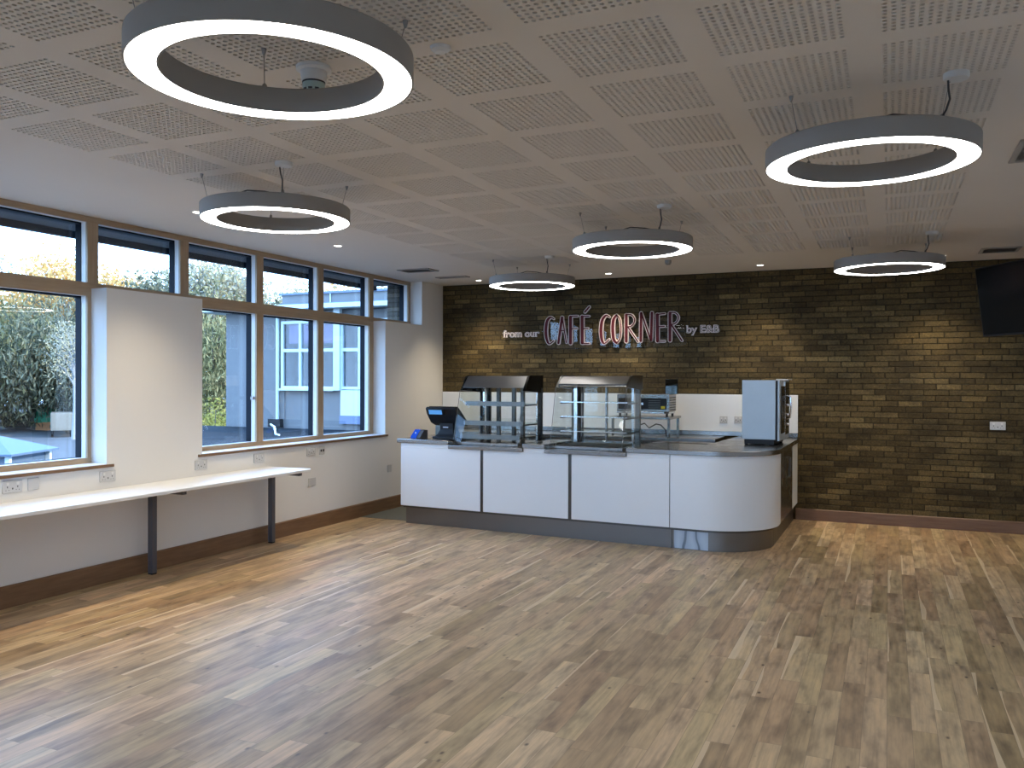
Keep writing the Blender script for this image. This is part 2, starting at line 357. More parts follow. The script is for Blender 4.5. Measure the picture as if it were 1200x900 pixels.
# outer lintel and eaves
struct(MB().box(-6.32, YF, 2.845, -5.925, W_END+.07, 3.25).build('trim_eaves', 'grey_soffit'))
struct(MB().box(-6.36, YF, 2.79, -6.30, W_END+.07, 3.25).build('trim_fascia', 'dark_frame'))
# sill boards
for k, (a, b) in enumerate(((1.77, 4.805), (5.71, 8.80), (-2.2, .82))):
    s_ = struct(MB().box(XW, a, SILL-.028, XL+.022, b, SILL-.004).build('trim_sill_%d' % (k+1), 'skirt_y', bevel=.003))
    MB().box(XW+.003, a+.001, SILL-.004, XL+.020, b-.001, SILL).build('sill_top', 'white_paint', s_)
# windows: white liner, dark frame, pane
wn = [0]
def window(y0, y1, z0, z1, handle=False):
    wn[0] += 1; e = empty('window_%d' % wn[0], ((XW+XG)/2, (y0+y1)/2, z0)); struct(e)
    X = e.location.x; Y = e.location.y; Z = z0
    def lb(mb): mb.T = Matrix.Translation((-X, -Y, -Z)); return mb
    q = lb(MB())
    for a, b in ((y0-.045, y0), (y1, y1+.045)): q.box(-5.838, a, z0-.045, XW-.0205, b, z1+.045)
    q.box(-5.838, y0, z0-.045, XW-.0205, y1, z0); q.box(-5.838, y0, z1, XW-.0205, y1, z1+.03)
    q.build('liner', 'white_paint', e)
    q = lb(MB()); t = .022
    q.box(-5.90, y0, z0, -5.838, y0+t, z1); q.box(-5.90, y1-.004, z0, -5.838, y1+.02, z1)
    q.box(-5.90, y0+t, z1-.012, -5.838, y1-.004, z1+.02); q.box(-5.90, y0+t, z0-.02, -5.838, y1-.004, z0+.002)
    q.build('frame', 'dark_frame', e)
    lb(MB()).box(-5.892, y0+.012, z0, -5.884, y1-.002, z1).build('glass_pane', 'glass', e)
    if handle:
        q = lb(MB()); q.box(-5.836, y1-.014, z0+.42, XW-.03, y1+.001, z0+.45); q.box(-5.80, y1-.035, z0+.425, -5.785, y1-.012, z0+.445); q.build('handle', 'wire', e)
for i in range(len(MUL)):
    y1 = MUL[i-1] if i else W_END
    window(MUL[i]+(.09 if i == 0 else .1), y1, TR1, 2.832)
for k, (a, b) in enumerate(bays_low): window(a, b, SILL+.042, TR0, handle=k in (0,))
for xa, xb in ((-5.4, -1.9), (-1.6, 1.3)):        # two unseen rear windows, added for front light on the counter and reflections
    wn[0] += 1; e = struct(empty('window_%d' % wn[0], (xa, YF-.1, .9)))
    wd = xb-xa; q = MB(); q.box(0, -.03, 0, .06, .03, 1.55); q.box(wd-.06, -.03, 0, wd, .03, 1.55); q.box(.06, -.03, 0, wd-.06, .03, .06); q.box(.06, -.03, 1.49, wd-.06, .03, 1.55); q.box(wd/2-.04, -.03, .06, wd/2+.04, .03, 1.49); q.build('frame', 'oak_z', e)
    MB().box(.06, -.004, .06, wd-.06, .004, 1.49).build('glass_pane', 'glass', e)
# outer wall faces under and between the windows
mo = MB(); mo.box(XO, YF, -3.2, XO+.05, YB, -.1); struct(mo.build('trim_outer_base', 'clad'))
# skirting
struct(MB().prism([(XL+.0005, .0005), (XL+.02, .0005), (XL+.02, .145), (XL+.012, .155), (XL+.0005, .155)], YF, 10.2, 'y').build('baseboard_left', 'skirt_y'))
struct(MB().prism([(YB-.0005, .0005), (YB-.0005, .130), (YB-.012, .130), (YB-.02, .122), (YB-.02, .0005)][::-1], -.97, XR, 'x').build('baseboard_back', 'skirt_x'))
struct(MB().box(XR-.02, YF, .0005, XR-.0005, YB-.021, .13).build('baseboard_right', 'skirt_y'))

# ================================================================ RING PENDANTS
def ring_lamp():
    e = empty('ring_pendant_light', (0, 0, ZC))
    zb = 2.615-ZC; RO, RI = .4675, .362
    MB().lathe([(RO, zb), (RO, zb+.085), (RO-.004, zb+.09), (RI+.004, zb+.09), (RI, zb+.085), (RI, zb), (RI+.006, zb), (RI+.006, zb+.06), (RO-.006, zb+.06), (RO-.006, zb)], n=96, closed=True).build('ring_housing', 'lamp_grey', e)
    MB().lathe([(RI+.007, zb+.001), (RO-.007, zb+.001), (RO-.007, zb+.02), (RI+.007, zb+.02)], n=96, closed=True).build('diffuser', 'ring_on', e)
    for sx, sy in ((-1, -1), (-1, 1), (1, 1), (1, -1)):
        x, y = .318*sx, .318*sy*1.01
        r = math.hypot(x, y); k = .416/r
        q = MB().tube([(x, y, -.012), (x*k, y*k, zb+.11)], .0016, 6); q.build('suspension_wire', 'wire', e)
        MB().lathe([(.002, -.028), (.005, -.024), (.010, -.005), (.010, -.0005)], (x, y, 0), 14).build('ceiling_cup', 'wire', e)
        MB().lathe([(.009, 0), (.009, .022), (.004, .028)], (x*k, y*k, zb+.09), 12).build('wire_grip', 'wire', e)
    q = MB(); q.lathe([(.046, -.026), (.05, -.02), (.05, -.0005)], (.34, -.345, 0), 28); q.build('ceiling_rose', 'plastic_white', e)
    MB().tube([(.31, -.345, -.026), (.312, -.34, -.06), (.318, -.33, -.10), (.305, -.315, -.14), (.285, -.295, -.172), (.28, -.29, zb+.095)], .0045, 8).build('power_cable', 'cable', e)
    MB().tube([(.26, -.31, zb+.092), (.20, -.345, zb+.105), (.10, -.385, zb+.112), (.02, -.40, zb+.092)], .004, 8).build('power_cable', 'cable', e)
    return e
rl = ring_lamp()
spots = [(-1.90, 2.28, 'largest lit ring pendant, nearest, hanging in the upper left in front of the smoke alarm'),
         (-3.61, 4.355, 'lit grey ring pendant hanging in front of the upper windows'),
         (-.09, 4.31, 'lit grey ring pendant hanging in the upper right of the room'),
         (-1.846, 6.443, 'lit grey ring pendant in the middle of the room, above the serving counter sign'),
         (-3.553, 8.49, 'smallest lit ring pendant, furthest back left above the words from our'),
         (-.008, 8.44, 'lit ring pendant far right, close to the brick wall and the television'),
         (-3.61, .25, 'lit ring pendant by the windows, behind the nearest one and out of the photo'), (-.05, .22, 'lit ring pendant above the photographer'), (-1.88, -1.82, 'lit ring pendant at the rear of the room')]
for i, (x, y, lb) in enumerate(spots):
    o = rl if i == 0 else copy_tree(rl)
    o.location = (x, y, ZC); tag(o, lb, 'ceiling lamp', 'ring pendants hung in a staggered grid')

# downlights: trim, lens, bulb
def downlight(x, y, lb):
    e = empty('downlight', (x, y, ZC)); tag(e, lb, 'downlight', 'small recessed ceiling downlights')
    MB().lathe([(.036, -.004), (.047, -.003), (.049, -.0005), (.036, -.0005)], n=28, closed=True).build('trim_ring', 'plastic_white', e)
    MB().lathe([(0, -.0025), (.035, -.0025), (.035, -.0008), (0, -.0008)], n=24).build('lens', 'spot_on', e)
    l = bpy.data.lights.new('bulb', 'SPOT'); l.energy = SPOT; l.color = (1, .83, .58); l.spot_size = math.radians(98); l.spot_blend = 1.0; l.shadow_soft_size = .025
    o = bpy.data.objects.new('bulb', l); C.objects.link(o); o.parent = e; o.location = (0, 0, -.012)
for x, y, lb in ((-4.86, 4.95, 'lit downlight left of the second ring pendant, above the windows'), (-4.84, 6.73, 'lit downlight right of the second ring pendant, above the far windows'),
                 (-4.86, 3.165, 'downlight in the window row nearest the camera'), (-4.845, 9.79, 'lit downlight above the left end of the brick wall'),
                 (-3.09, 9.765, 'lit downlight above the word corner on the brick wall'), (-1.313, 9.70, 'lit downlight above the brick wall right of the sign'),
                 (.49, 9.68, 'lit downlight beside the far right ring pendant')):
    downlight(x, y, lb)
# smoke alarm with sounder, sensors, vents
e = empty('smoke_alarm', (-2.163, 2.84, ZC)); tag(e, 'white smoke alarm with green sounder seen through the nearest ring pendant', 'smoke alarm')
MB().lathe([(.058, -.02), (.072, -.014), (.072, -.0005)], n=32).build('base_plate', 'plastic_white', e)
MB().lathe([(.045, -.062), (.05, -.058), (.054, -.022), (.054, -.02)], n=32).build('sounder', 'plastic_white', e)
q = MB(); q.lathe([(.038, -.066), (.046, -.063), (.046, -.062)], n=32); q.lathe([(.030, -.12), (.038, -.112), (.045, -.086), (.045, -.068), (.040, -.066)], n=32); q.build('detector_head', plain('pale_green_plastic', (.40, .50, .46), .4), e)
q = MB()
for k in range(10):
    a = k*PI/5; q.T = Matrix.Rotation(a, 4, 'Z'); q.box(.036, -.008, -.10, .0445, .008, -.093)
q.T = None; q.lathe([(.047, -.067), (.047, -.062)], n=24); q.build('vent_slot', 'hole', e)
tag(MB().lathe([(.022, -.022), (.036, -.012), (.04, -.0005)], (-1.584, 2.862, ZC), 24).build('ceiling_sensor', 'plastic_white'), 'round white sensor flat on the perforated ceiling right of the nearest ring', 'sensor')
q = MB().lathe([(.02, -.05), (.035, -.03), (.035, -.0005)], (-2.161, 8.93, ZC), 20); tag(q.build('ceiling_sensor', 'wire'), 'small grey sensor on the ceiling just below the middle ring pendant', 'sensor')
def vent(cx, cy, sx, sy, lb, slats=6):
    e = empty('ceiling_vent', (cx, cy, ZC)); tag(e, lb, 'vent')
    q = MB(); t = .03
    q.box(-sx/2, -sy/2, -.012, sx/2, -sy/2+t, -.0005); q.box(-sx/2, sy/2-t, -.012, sx/2, sy/2, -.0005); q.box(-sx/2, -sy/2+t, -.012, -sx/2+t, sy/2-t, -.0005); q.box(sx/2-t, -sy/2+t, -.012, sx/2, sy/2-t, -.0005)
    q.build('vent_frame', 'vent', e, bevel=.002)
    MB().box(-sx/2+t, -sy/2+t, -.003, sx/2-t, sy/2-t, -.0007).build('vent_backing', 'hole' if slats < 9 else 'vent', e)
    for k in range(slats):
        y = -sy/2+t+(sy-2*t)*(k+.5)/slats; h = (sy-2*t)/slats*.3
        MB().prism([(y-h, -.010), (y+h*.6, -.004), (y+h, -.004), (y-h*.6, -.010)], -sx/2+t, sx/2-t, 'x').build('slat', 'vent', e)
vent(-5.05, 8.60, .42, .26, 'pale rectangular vent in the ceiling near the end of the windows')
vent(-4.98, 9.33, .42, .14, 'narrow slot vent in the ceiling corner beside the brick wall', 3)
vent(.98, 9.45, .34, .34, 'square ceiling vent above the television')
vent(.86, 5.44, .46, .50, 'large square ceiling panel vent at the right edge of the photo', 9)

# ================================================================ WALL DESK
e = empty('wall_desk', (-5.3, 4.4, 0)); tag(e, 'long white desk fixed along the window wall on dark grey legs', 'desk')
dz = .735
def L(mb): mb.T = Matrix.Translation((5.3, -4.4, 0)); return mb
pts = [(XL+.003, 1.2), (-5.06, 1.2), (-5.06, 6.60)] + [(-5.10+.04*math.cos(a), 6.60+.04*math.sin(a)) for a in (PI/8, PI/4, 3*PI/8, PI/2)] + [(XL+.003, 6.64)]
L(MB()).prism(pts, dz-.025, dz).build('desk_top', 'desk', e, bevel=.003)
for y in (1.9, 3.5, 5.10, 6.56):
    l = L(MB()).box(-5.515, y-.025, .012, -5.465, y+.025, dz-.066).build('leg', 'leg', e, bevel=.003)
    L(MB()).box(-5.513, y-.023, 0.0006, -5.467, y+.023, .012).build('foot', 'black', l)
    L(MB()).box(XL+.02, y-.02, dz-.065, -5.14, y+.02, dz-.026).build('bracket_arm', 'leg', e, bevel=.002)

# ================================================================ SOCKETS
def socket(pos, rz, wd, kind, lb, h=.086):
    e = empty('wall_socket' if kind != 'blank' else 'blank_plate', pos, rz); tag(e, lb, 'wall socket' if kind != 'blank' else 'blank plate')
    MB().box(-wd/2, -.010, -h/2, wd/2, -.0006, h/2).build('plate', 'plate', e, bevel=.003)
    if kind == 'double':
        for s in (-1, 1):
            x = s*wd*.26
            MB().box(x-.010, -.0135, .010, x+.010, -.0101, .030).build('switch', 'plastic_white', e, bevel=.001)
            q = MB(); q.box(x-.003, -.0108, -.008, x+.003, -.0100, .004); q.box(x-.014, -.0108, -.026, x-.008, -.0100, -.022); q.box(x+.008, -.0108, -.026, x+.014, -.0100, -.022); q.build('pin_hole', 'hole', e)
        MB().box(-.004, -.0112, -.02, .004, -.0101, -.008).build('indicator', 'hole', e)
    elif kind == 'data':
        for s in (-1, 1): MB().box(s*.02-.012, -.0112, -.012, s*.02+.012, -.0101, .012).build('data_port', 'hole', e)
S = lambda y, z, wd, k, lb: socket((XL, y, z), PI/2, wd, k, lb)
S(3.965, .841, .146, 'double', 'white double socket under the first window, leftmost of the sockets')
S(4.125, .842, .086, 'blank', 'square blank plate beside the leftmost double socket')
S(4.755, .832, .146, 'double', 'white double socket below the end of the first window sill')
S(5.74, .832, .146, 'double', 'white double socket where the far window sill begins')
S(6.50, .828, .146, 'double', 'white double socket under the middle of the far window sill')
S(7.31, .828, .146, 'double', 'white double socket above the end of the desk, left of a pair')
S(7.50, .827, .086, 'data', 'small square data outlet at the right of the pair under the far sill')
S(7.33, .504, .12, 'blank', 'blank white plate low on the wall past the desk end')
S(8.853, .503, .086, 'blank', 'small plate on the left wall beside the serving counter')
socket((1.05, YB, 1.127), 0, .146, 'double', 'pale double socket on the bare brick wall')
socket((-1.79, YB-.02, 1.128), 0, .09, 'double', 'left one of two sockets on the white splashback'); socket((-1.62, YB-.02, 1.13), 0, .09, 'double', 'right one of two sockets on the white splashback, near the oven')

# ================================================================ SPLASHBACK + BACK COUNTER
e = empty('splashback', (-3.3, YB, .94)); tag(e, 'long white splashback panel fixed to the brick wall behind the counter', 'splashback')
MB().box(-2.29, -.02, .052, 2.348, -.0006, .49).build('panel', 'laminate', e, bevel=.002)
MB().box(-2.29, -.024, 0.0005, 2.348, -.0006, .0515).build('upstand', 'steel', e, bevel=.002)
e = empty('back_counter', (-3.35, 9.85, 0)); tag(e, 'steel back counter against the splashback behind the display cabinets', 'counter')
MB().box(-1.85, -.30, .895, 1.58, .334, .938).build('worktop', 'steel', e, bevel=.004)
MB().box(-1.83, -.26, .12, 1.57, .33, .8945).build('carcass', 'steel_dark', e)
for k in range(5):
    d = MB().box(-1.82+.678*k, -.280, .15, -1.82+.678*k+.66, -.2605, .88).build('door', 'steel_y', e, bevel=.003)
    MB().tube([(-1.80+.678*k+.6, -.30, .6), (-1.80+.678*k+.6, -.30, .8)], .006).build('handle', 'chrome', d)
MB().box(-1.80, -.22, .001, 1.56, .33, .1195).build('plinth', 'steel_dark', e)

# ================================================================ SERVING COUNTER (turned slightly against the room)
P0 = Vector((-.99, 7.86, 0)); AR = -.05
def lw(x, y, z=0): return (P0.x+x*math.cos(AR)-y*math.sin(AR), P0.y+x*math.sin(AR)+y*math.cos(AR), z)
ct = empty('serving_counter', P0, AR); tag(ct, 'white panelled serving counter with steel worktop and rounded right corner', 'counter')
RR = .60
def xr(y): return -.042*(y-RR)
def arc(off, n=18): return [(-RR+(RR+off)*math.sin(a), RR-(RR+off)*math.cos(a)) for a in [PI/2*k/n for k in range(n+1)]]
def yb_(x): return (10.165-P0.y-x*math.sin(AR))/math.cos(AR)
def skin(path, thick, z0, z1):      # curved sheet standing upright, path runs with its outer side to the right
    vs = []; n = len(path); ins = []
    for i, p in enumerate(path):
        a = Vector(path[max(0, i-1)]); b = Vector(path[min(n-1, i+1)]); d = (b-a).normalized(); ins.append((p[0]-d.y*thick, p[1]+d.x*thick))
    return list(path)+ins[::-1]
for a, b in ((-3.96, -2.953), (-2.917, -1.945), (-1.908, -.905)): MB().box(a, 0, .203, b, .018, .8525).build('front_panel', 'laminate', ct, bevel=.0015)
for a, b in ((-3.96, -3.345), (-2.443, -2.205), (-1.327, -.905)): MB().box(a, .0002, .8535, b, .018, .893).build('panel_top_rail', 'laminate', ct)
pth = [(-.897, 0)]+arc(0)+[(xr(.74), .74)]
MB().prism(skin(pth, .018, 0, 0), .203, .893).build('curved_panel', 'laminate', ct)
for x in (-2.935, -1.9265): MB().box(x-.0175, .006, .203, x+.018, .02, .8525).build('joint_strip', 'steel_dark', ct)
MB().box(-.9045, .010, .203, -.8975, .02, .893).build('joint_strip', 'hole', ct)
car = [(-3.94, .021), (-RR, .021)]+[(-RR+(RR-.021)*math.sin(a), RR-(RR-.021)*math.cos(a)) for a in [PI/2*k/8 for k in range(1, 9)]]+[(xr(2.2)-.022, 2.2), (-.72, 2.2), (-.72, .70), (-3.94, .70)]
MB().prism(car, .18, .850).build('carcass', 'steel_dark', ct)
pk = [(-3.92, .05), (-.893, .05)]
MB().prism(skin(pk, .02, 0, 0), .001, .19).build('plinth', 'steel_rail', ct)
pk = [(-.885, .05)]+arc(-.05)
MB().prism(skin(pk, .02, 0, 0), .001, .19).build('plinth', 'steel_rail', ct)
g = G('peeling_film'); p_, v_ = g.xyz()
wv = g.n('ShaderNodeTexWave', wave_type='BANDS'); wv.inputs['Scale'].default_value = 3.0; wv.inputs['Distortion'].default_value = 7; wv.inputs['Detail'].default_value = 1.5; g.l(v_, wv.inputs['Vector'])
g.bsdf(g.ramp(wv.outputs['Fac'], [(.02, (.2, .25, .31)), (.12, (.42, .50, .60)), (1, (.52, .60, .68))]), .35, .35)
f_ = MB().box(-.87, .0485, .006, -.545, .0495, .186).build('protective_film', g.m, ct); f_['label'] = 'pale blue wrinkled protective film on the plinth'
pk = [(xr(.62)-.05, .612), (xr(2.27)-.045, 2.27)]
MB().prism(skin(pk, .02, 0, 0), .001, .19).build('plinth', 'steel_dark', ct)
for y0, y1 in ((.765, 1.255), (1.26, 1.745)):
    d = MB().prism([(xr(y0), y0), (xr(y1), y1), (xr(y1)-.02, y1), (xr(y0)-.02, y0)], .203, .890).build('side_door', 'steel_y', ct)
    h = y0+.06 if y0 > 1 else y1-.06
    MB().tube([(xr(h)+.001, h, .60), (xr(h)+.028, h, .61), (xr(h)+.028, h, .80), (xr(h)+.001, h, .81)], .006).build('handle', 'steel_dark', d)
MB().prism([(xr(1.75), 1.75), (xr(2.26), 2.26), (xr(2.26)-.02, 2.26), (xr(1.75)-.02, 1.75)], .203, .893).build('end_panel', 'laminate', ct)
# worktop in pieces between the two sunken trays
WT0, WT1 = .8945, .94
right = [(-1.330, -.02), (-RR, -.02)]+arc(.02)[1:]+[(xr(2.3)+.02, 2.265), (-.74, yb_(-.74)), (-.74, 1.10), (-1.330, 1.10)]
MB().prism([(-4.0, -.02), (-3.338, -.02), (-3.338, .75), (-4.0, .75)], WT0, WT1).build('worktop', 'steel', ct, bevel=.005)
MB().prism([(-2.448, -.02), (-2.200, -.02), (-2.200, .75), (-2.448, .75)], WT0, WT1).build('worktop', 'steel', ct, bevel=.005)
MB().prism(right, WT0, WT1).build('worktop', 'steel', ct, bevel=.005)
for a, b in ((-3.337, -2.449), (-2.199, -1.331)): 
    MB().box(a, -.024, .853, b, .75, .893).build('sunken_tray', 'steel', ct, bevel=.004)
MB().box(-1.20, .84, .9402, -.76, .93, .9425).build('drop_in_slot', 'hole', ct)

# ---------------------------------------------------------------- display cabinets
def cabinet(x0, lb, chilled):
    wd = .79; e = empty('display_cabinet', lw(x0, .12, .8935), AR); tag(e, lb, 'display cabinet', None)
    D = .63; z = lambda v: v-.8935
    MB().box(0, .0, .0005, wd, D, .028).build('base', 'steel', e, bevel=.003)
    hb = 1.508 if not chilled else 1.553
    hood = [(.17, z(hb)), (.60, z(hb)), (D, z(hb)), (D, z(1.638)), (.31, z(1.638)), (.285, z(1.633))]
    MB().prism(hood, .022, wd-.022, 'x').build('hood', 'steel_rail', e, bevel=.004)
    cap = [(.16, z(hb-.03)), (D+.005, z(hb-.06)), (D+.005, z(1.645)), (.31, z(1.645)), (.27, z(1.63))]
    for a in (0, wd-.022): MB().prism(cap, a, a+.022, 'x').build('hood_end_cap', 'black_gloss' if not chilled else 'steel_dark', e)
    # glass: sloped front, two sides
    for xa in (0.004, wd-.010):
        MB().prism([(.02, .029), (D-.05, .029), (D-.05, z(hb-.062)), (.17, z(hb-.035))], xa, xa+.006, 'x').build('side_glass', 'case_glass', e)
        MB().tube([(xa+.003, .0, .030), (xa+.003, .14, z(hb-.03))], .0035, 6).build('glass_edge', 'steel_dark', e)
    MB().prism([(.004, .029), (.010, .029), (.150, z(hb)), (.144, z(hb))], .012, wd-.012, 'x').build('front_glass', 'case_glass', e)
    if not chilled:
        for zz, y0, y1 in ((1.335, .22, .52), (1.122, .18, .54)):
            sh = MB().box(.035, y0+.008, z(zz-.006), wd-.04, y1, z(zz+.002)).build('shelf', 'shelf_glass', e)
            MB().box(.03, y0, z(zz-.026), wd-.03, y0+.008, z(zz+.024)).build('ticket_rail', 'steel_rail', sh)
            for xa in (.03, wd-.042): MB().box(xa, y0+.01, z(zz-.022), xa+.012, y1+.02, z(zz-.007)).build('shelf_arm', 'black', sh)
        sh = MB().box(.035, .108, z(.972), wd-.035, .56, z(.98)).build('shelf', 'steel', e)
        MB().box(.03, .10, z(.952), wd-.03, .108, z(1.002)).build('ticket_rail', 'steel_rail', sh)
        for xa, ww, mt in ((.01, .03, 'black'), (.05, .022, 'chrome'), (.09, .022, 'steel_dark'), (.122, .018, 'black'), (.225, .042, 'steel_dark'), (.42, .042, 'steel_dark'), (.53, .042, 'steel_dark'), (wd-.065, .02, 'chrome'), (wd-.04, .04, 'black')):
            MB().box(xa, D-.045, .0285, xa+ww, D-.005, z(hb)).build('post', mt, e, bevel=.002)
        MB().box(.16, D-.03, z(1.0), wd-.07, D-.026, z(1.16)).build('rear_glass', 'case_glass', e)
    else:
        for zz in (1.366, 1.214, 1.062):
            sh = MB().box(.03, .22, z(zz-.004), wd-.03, .52, z(zz+.004)).build('shelf', 'shelf_glass', e)
            MB().box(.028, .214, z(zz-.005), wd-.028, .2195, z(zz+.005)).build('shelf_edge', 'chrome', sh)
            for xa in (.02, wd-.05): MB().box(xa, .225, z(zz-.018), xa+.028, .57, z(zz-.006)).build('shelf_arm', 'black', sh)
        for xa, ww, mt in ((.008, .022, 'steel_dark'), (.035, .04, 'chrome'), (.082, .03, 'black'), (wd-.10, .028, 'chrome'), (wd-.06, .052, 'steel_dark')):
            MB().box(xa, D-.07, .0285, xa+ww, D-.03, z(hb)).build('post', mt, e, bevel=.002)
        for k, (xa, xb) in enumerate(((.112, .40), (.385, .70))):
            q = MB(); y0 = D-.025+.014*k; b_ = .018
            q.box(xa, y0, .03, xa+b_, y0+.012, z(hb)); q.box(xb-b_, y0, .03, xb, y0+.012, z(hb)); q.box(xa+b_, y0, .03, xb-b_, y0+.012, .05); q.box(xa+b_, y0, z(hb-.03), xb-b_, y0+.012, z(hb))
            d = q.build('sliding_door', 'steel', e)
            MB().box(xa+b_, y0+.004, .0505, xb-b_, y0+.008, z(hb-.0305)).build('door_glass', 'case_glass', d)
        MB().tube([(.03, .20, z(hb-.018)), (wd-.03, .20, z(hb-.018))], .009, 10).build('lamp_tube', 'chrome', e)
        MB().box(.06, .06, .0285, wd-.06, .5, .034).build('base_well', 'hole', e)
    return e
cabinet(-3.36, 'glass display cabinet with wide steel shelf rails beside the till', False)
cabinet(-2.205, 'glass display cabinet with thin glass shelves and sliding rear doors, right of the first', True)

# ---------------------------------------------------------------- till, card reader, printer
e = empty('till', lw(-3.53, .30, .9403), AR); tag(e, 'black till with a blue customer display standing on the left counter end', 'till')
q = MB(); q.prism([(-.155, -.09), (.15, -.09), (.15, .14), (-.155, .14)], 0.0002, .022); q.build('base', 'black', e, bevel=.006)
q = MB()
sec = [(.022, -.13, -.075, .125, .12), (.05, -.105, -.05, .095, .10), (.10, -.085, -.03, .08, .08), (.17, -.09, -.035, .085, .08)]
for i in range(3):
    a, b = sec[i], sec[i+1]
    q.add([(a[1], a[2], a[0]), (a[3], a[2], a[0]), (a[3], a[4], a[0]), (a[1], a[4], a[0]), (b[1], b[2], b[0]), (b[3], b[2], b[0]), (b[3], b[4], b[0]), (b[1], b[4], b[0])], [(0, 3, 2, 1), (4, 5, 6, 7), (0, 1, 5, 4), (1, 2, 6, 5), (2, 3, 7, 6), (3, 0, 4, 7)])
q.build('neck', 'black', e)
q = MB(); q.prism([(-.15, .335), (-.13, .352), (-.095, .352), (.15, .155), (.125, .130), (.05, .140), (-.04, .175), (-.125, .275)], -.205, .175, 'x'); hd = q.build('screen_head', 'black', e, bevel=.005)
MB().prism([(-.085, .354), (-.075, .358), (.155, .172), (.150, .160)], -.20, .17, 'x').build('touch_screen', 'black_gloss', hd)
# customer display on the rear face of the head
def quad_on(mb, x0, x1, a, b, off):
    (ya, za), (yb2, zb2) = a, b; d = Vector((yb2-ya, zb2-za)).normalized(); nrm = Vector((-d.y, d.x))*off
    if nrm.x > 0: nrm = -nrm
    mb.prism([(ya, za), (ya+nrm.x, za+nrm.y), (yb2+nrm.x, zb2+nrm.y), (yb2, zb2)], x0, x1, 'x')
q = MB(); quad_on(q, -.175, .035, (-.128, .262), (-.156, .330), .012); q.build('display_bezel', 'black', hd)
q = MB(); quad_on(q, -.155, .012, (-.146, .272), (-.1645, .320), .003); q.build('customer_display', 'blue_lcd', hd)
MB().box(-.045, -.0375, .118, .02, -.033, .131).build('badge', 'pale_mark', e)
e = empty('receipt_printer', lw(-3.745, .56, .9403), AR); tag(e, 'small grey receipt printer standing behind the till', 'printer')
MB().prism([(-.09, .0003), (.09, .0003), (.09, .14), (-.05, .155), (-.09, .12)], -.06, .07, 'x').build('body', plain('grey_plastic', (.20, .20, .17), .5), e, bevel=.004)
MB().box(-.04, -.06, .1435, .05, -.045, .152).build('paper_slot', 'hole', e)
e = empty('card_reader', lw(-3.89, .24, .9403), AR); tag(e, 'small blue card reader wedge at the far left counter end', 'card reader')
MB().prism([(-.09, .0003), (.07, .0003), (.07, .085), (.0, .088), (-.08, .02)], -.035, .085, 'x').build('body', plain('dark_grey_plastic', (.08, .08, .085), .5), e, bevel=.004)
MB().prism([(-.092, .0005), (-.082, .021), (-.002, .089), (-.004, .092), (-.088, .023), (-.098, .0005)][::-1], -.037, .035, 'x').build('blue_face', 'blue_glow', e)
q = MB(); q.box(.0, -.062, .047, .012, -.058, .066); q.build('lit_key', 'pale_mark', e)

# ---------------------------------------------------------------- grill on its shelf (world aligned)
e = empty('contact_grill', (-2.6, 9.75, 1.172)); tag(e, 'steel salamander grill with black control panel on a shelf behind the counter', 'grill')
MB().box(-.33, -.14, .06, .295, .20, .262).build('body', 'steel', e, bevel=.004)
MB().box(-.33, -.15, .0355, .285, .19, .0595).build('grill_tray', 'chrome', e, bevel=.003)
for x in (-.3, .26):
    for y in (-.11, .16): MB().lathe([(.014, .0003), (.014, .035)], (x, y, 0), 12).build('foot', 'black', e)
p = MB().box(-.31, -.146, .085, .265, -.1405, .215).build('control_panel', 'black', e)
for k in range(5): MB().box(.05, -.149, .10+.021*k, .19, -.1465, .108+.021*k).build('vent_slat', 'steel_dark', p)
MB().lathe([(.018, 0), (.016, .018)], (0, 0, 0), 18).build('knob', 'chrome', p).matrix_local = Matrix.Translation((-.02, -.147, .15)) @ Matrix.Rotation(PI/2, 4, 'X')
MB().box(.20, -.149, .095, .245, -.1466, .125).build('sticker', 'yellow', p)
MB().box(-.14, -.142, .225, -.04, -.1405, .24).build('maker_plate', 'hole', e)
for k in range(6): MB().box(.2955, -.11, .075+.028*k, .299, .17, .087+.028*k).build('side_slat', 'black', e)
MB().tube([(.24, -.16, .05), (.27, -.175, .05), (.29, -.155, .05)], .008, 8).build('tray_handle', 'black', e)
e2 = empty('wall_shelf', (-2.6, 9.75, .9385)); tag(e2, 'steel shelf on legs carrying the grill above the back counter', 'shelf')
MB().box(-.42, -.16, .205, .31, .40, .232).build('shelf_top', 'steel', e2, bevel=.003)
for x in (-.40, .27):
    for y in (-.13, .33): MB().box(x, y, .0005, x+.028, y+.028, .2045).build('leg', 'steel_y', e2, bevel=.002)
tag(MB().tube([(-2.83, 9.72, .95), (-2.72, 9.66, 1.05), (-2.62, 9.70, 1.09), (-2.55, 9.64, 1.04), (-2.48, 9.69, 1.085), (-2.42, 9.68, 1.075), (-2.36, 9.66, 1.02), (-2.345, 9.65, .945)], .007, 8).build('power_lead', 'black'), 'looped black power lead hanging below the grill shelf', 'cable')
e = empty('glass_screen', (-2.32, 9.72, 1.4345)); tag(e, 'small dark glossy panel standing on the grill and mirroring a window', 'panel')
MB().box(-.055, -.004, .0005, .09, .004, .175).build('panel', plain('dark_mirror', (.25, .28, .3), .05, 1.0), e, bevel=.001)
MB().box(-.06, -.006, .0005, -.055, .006, .178).build('edge_post', 'black', e)

